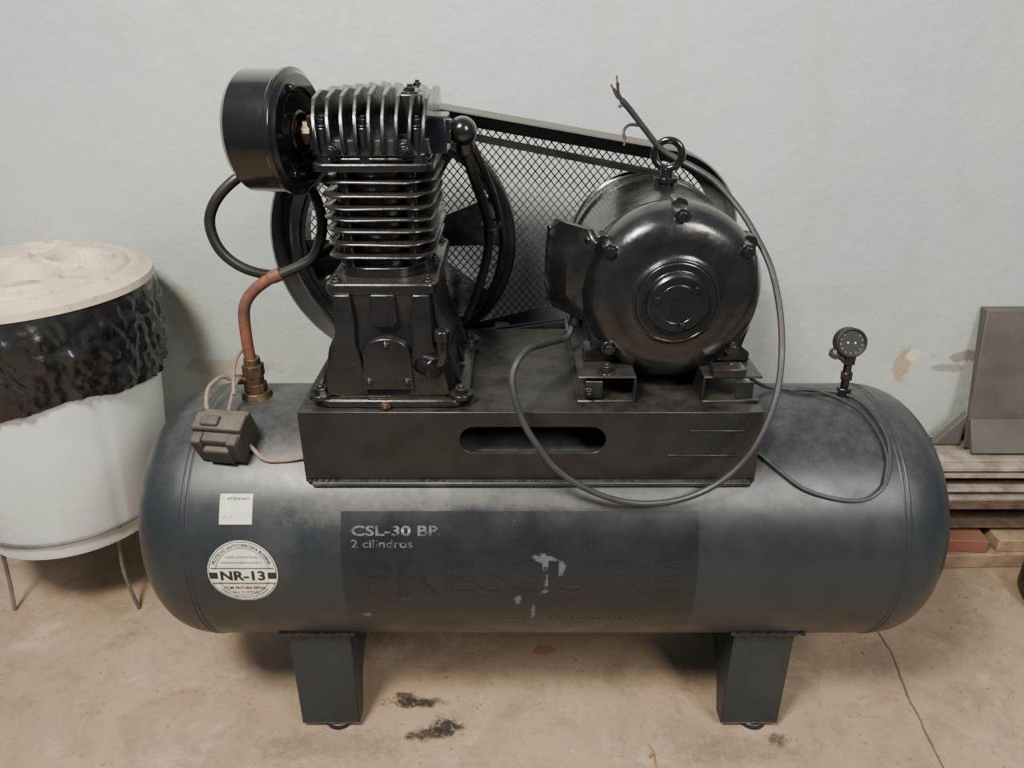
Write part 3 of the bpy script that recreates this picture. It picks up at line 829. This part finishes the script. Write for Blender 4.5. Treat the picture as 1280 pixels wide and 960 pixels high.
# ------------------------------------------------------------ scrap stack on the right
p = Part('timber_plank', M['wood'], None, bevel=.003); p.box((1.20,.40,.020),(.62,.17,.04),('Z',.03)); p.done()
p = Part('timber_block', M['redwood'], None, bevel=.003); p.box((1.10,.355,.058),(.15,.06,.036),('Z',-.06)); p.done()
p = Part('timber_block', M['wood'], None, bevel=.003); p.box((1.30,.36,.0580),(.20,.07,.036)); p.done()
p = Part('timber_block', M['wood'], None, bevel=.003); p.box((1.20,.450,.0655),(.40,.05,.051)); p.done()
def angle_iron(mat, x0, x1, y, z, w, h, t=.005):
    """C-channel with its web towards the wall, open to the front"""
    q = Part('steel_channel', mat, None, bevel=.001)
    q.box(((x0+x1)/2, y, z+h-t/2), (x1-x0, w, t)); q.box(((x0+x1)/2, y+w/2-t/2, z+h/2), (x1-x0, t, h)); q.box(((x0+x1)/2, y, z+t/2), (x1-x0, w, t))
    return q.done()
angle_iron(M['rust'], .80, 1.75, .420, .0912, .13, .060)
angle_iron(M['bar'], .83, 1.78, .440, .1515, .11, .034, .009)
angle_iron(M['rust'], .85, 1.75, .460, .1858, .10, .034)
angle_iron(M['bar'], .80, 1.80, .455, .2201, .15, .030, .011)
p = Part('steel_flat_bar', M['bar'], None, bevel=.001); p.box((1.30,.432,.2535),(.96,.05,.006),('Z',.015)); p.done()
# folded sheet-metal cover leaning on the wall
p = Part('sheet_metal_cover', M['sheet'], None, bevel=.002)
p.prism([(.462,.2585),(.467,.2585),(.546,.60),(.546,.606),(.515,.606)], YZ, 1.138, 1.50)
p.prism([(1.07,.2585),(1.138,.2585),(1.138,.345)], XZ, .480, .50)
p.box((1.315,.445,.301),(.36,.012,.085),('X',-.5))
p.done()
p = Part('cardboard_scrap', M['wood'], None, bevel=.001)
p.prism([(.93,.2525),(1.05,.2525),(1.03,.315),(.985,.355),(.94,.36)], XZ, .50, .51); p.done()
p = Part('rubber_wheel', M['rubber'], None, bevel=.004)
p.lathe([(-.04,.05),(-.04,.10),(-.032,.125),(-.02,.132),(.02,.132),(.032,.125),(.04,.10),(.04,.05),(.02,.045),(-.02,.045)], (1.318,.17,.041), (0,0,1), 64)
p.done()

# floor litter
p = Part('dry_leaf', M['leaf'], None)
vs = [p.bm.verts.new(v) for v in ((.045,.03,.001),(.06,.045,.006),(.085,.048,.004),(.10,.038,.002),(.08,.028,.007),(.06,.026,.003))]
p.bm.faces.new(vs); p.done()
p = Part('twig', M['leaf'], None)
p.tube([(.255,-.20,.002),(.262,-.22,.003),(.262,-.245,.002),(.268,-.265,.002)], .0018, 6)
p.tube([(.262,-.22,.003),(.252,-.232,.004)], .0015, 6); p.done()
p = Part('swept_grit', M['leaf'], None)
for i in range(180):
    x, y = random.uniform(-.9,1.1), random.uniform(-.35,.3); s_ = random.uniform(.0008,.0026)
    p.box((x,y,s_*.45),(s_*1.6,s_,s_*.9),('Z',random.uniform(0,3)))
p.done()

# ------------------------------------------------------------ light
w = bpy.data.worlds.new('World'); scene.world = w; w.use_nodes = True
nt = w.node_tree; bg = nt.nodes['Background']
tc = nt.nodes.new('ShaderNodeTexCoord'); sp = nt.nodes.new('ShaderNodeSeparateXYZ'); nt.links.new(tc.outputs['Generated'], sp.inputs[0])
c = mixc(nt, ramp(nt, sp.outputs[2], -.2, .8), (.22,.25,.32), (.52,.63,.84))
nt.links.new(c, bg.inputs['Color']); bg.inputs['Strength'].default_value = .42
def area(name, loc_, tgt, size, power, color, sy=None):
    l = bpy.data.lights.new(name, 'AREA'); l.size = size; l.energy = power; l.color = color
    if sy: l.shape = 'RECTANGLE'; l.size_y = sy
    o = bpy.data.objects.new(name, l); COL.objects.link(o); o.location = loc_
    o.rotation_euler = (Vector(tgt)-Vector(loc_)).to_track_quat('-Z', 'Y').to_euler(); return o
area('window_light_left', (-.8,-1.4,2.6), (0.15,.2,.65), .5, 140, (1,.92,.79), .5)
area('window_light_right', (1.3,-1.9,2.2), (0,.1,.4), .6, 62, (1,.93,.82), .8)

cam = bpy.data.cameras.new('camera'); co_ = bpy.data.objects.new('camera', cam); COL.objects.link(co_)
co_.location = (0,-1.206,1.214); co_.rotation_euler = (math.radians(65),0,0)
cam.lens = 26.72; cam.sensor_width = 36; cam.clip_start = .05
scene.camera = co_
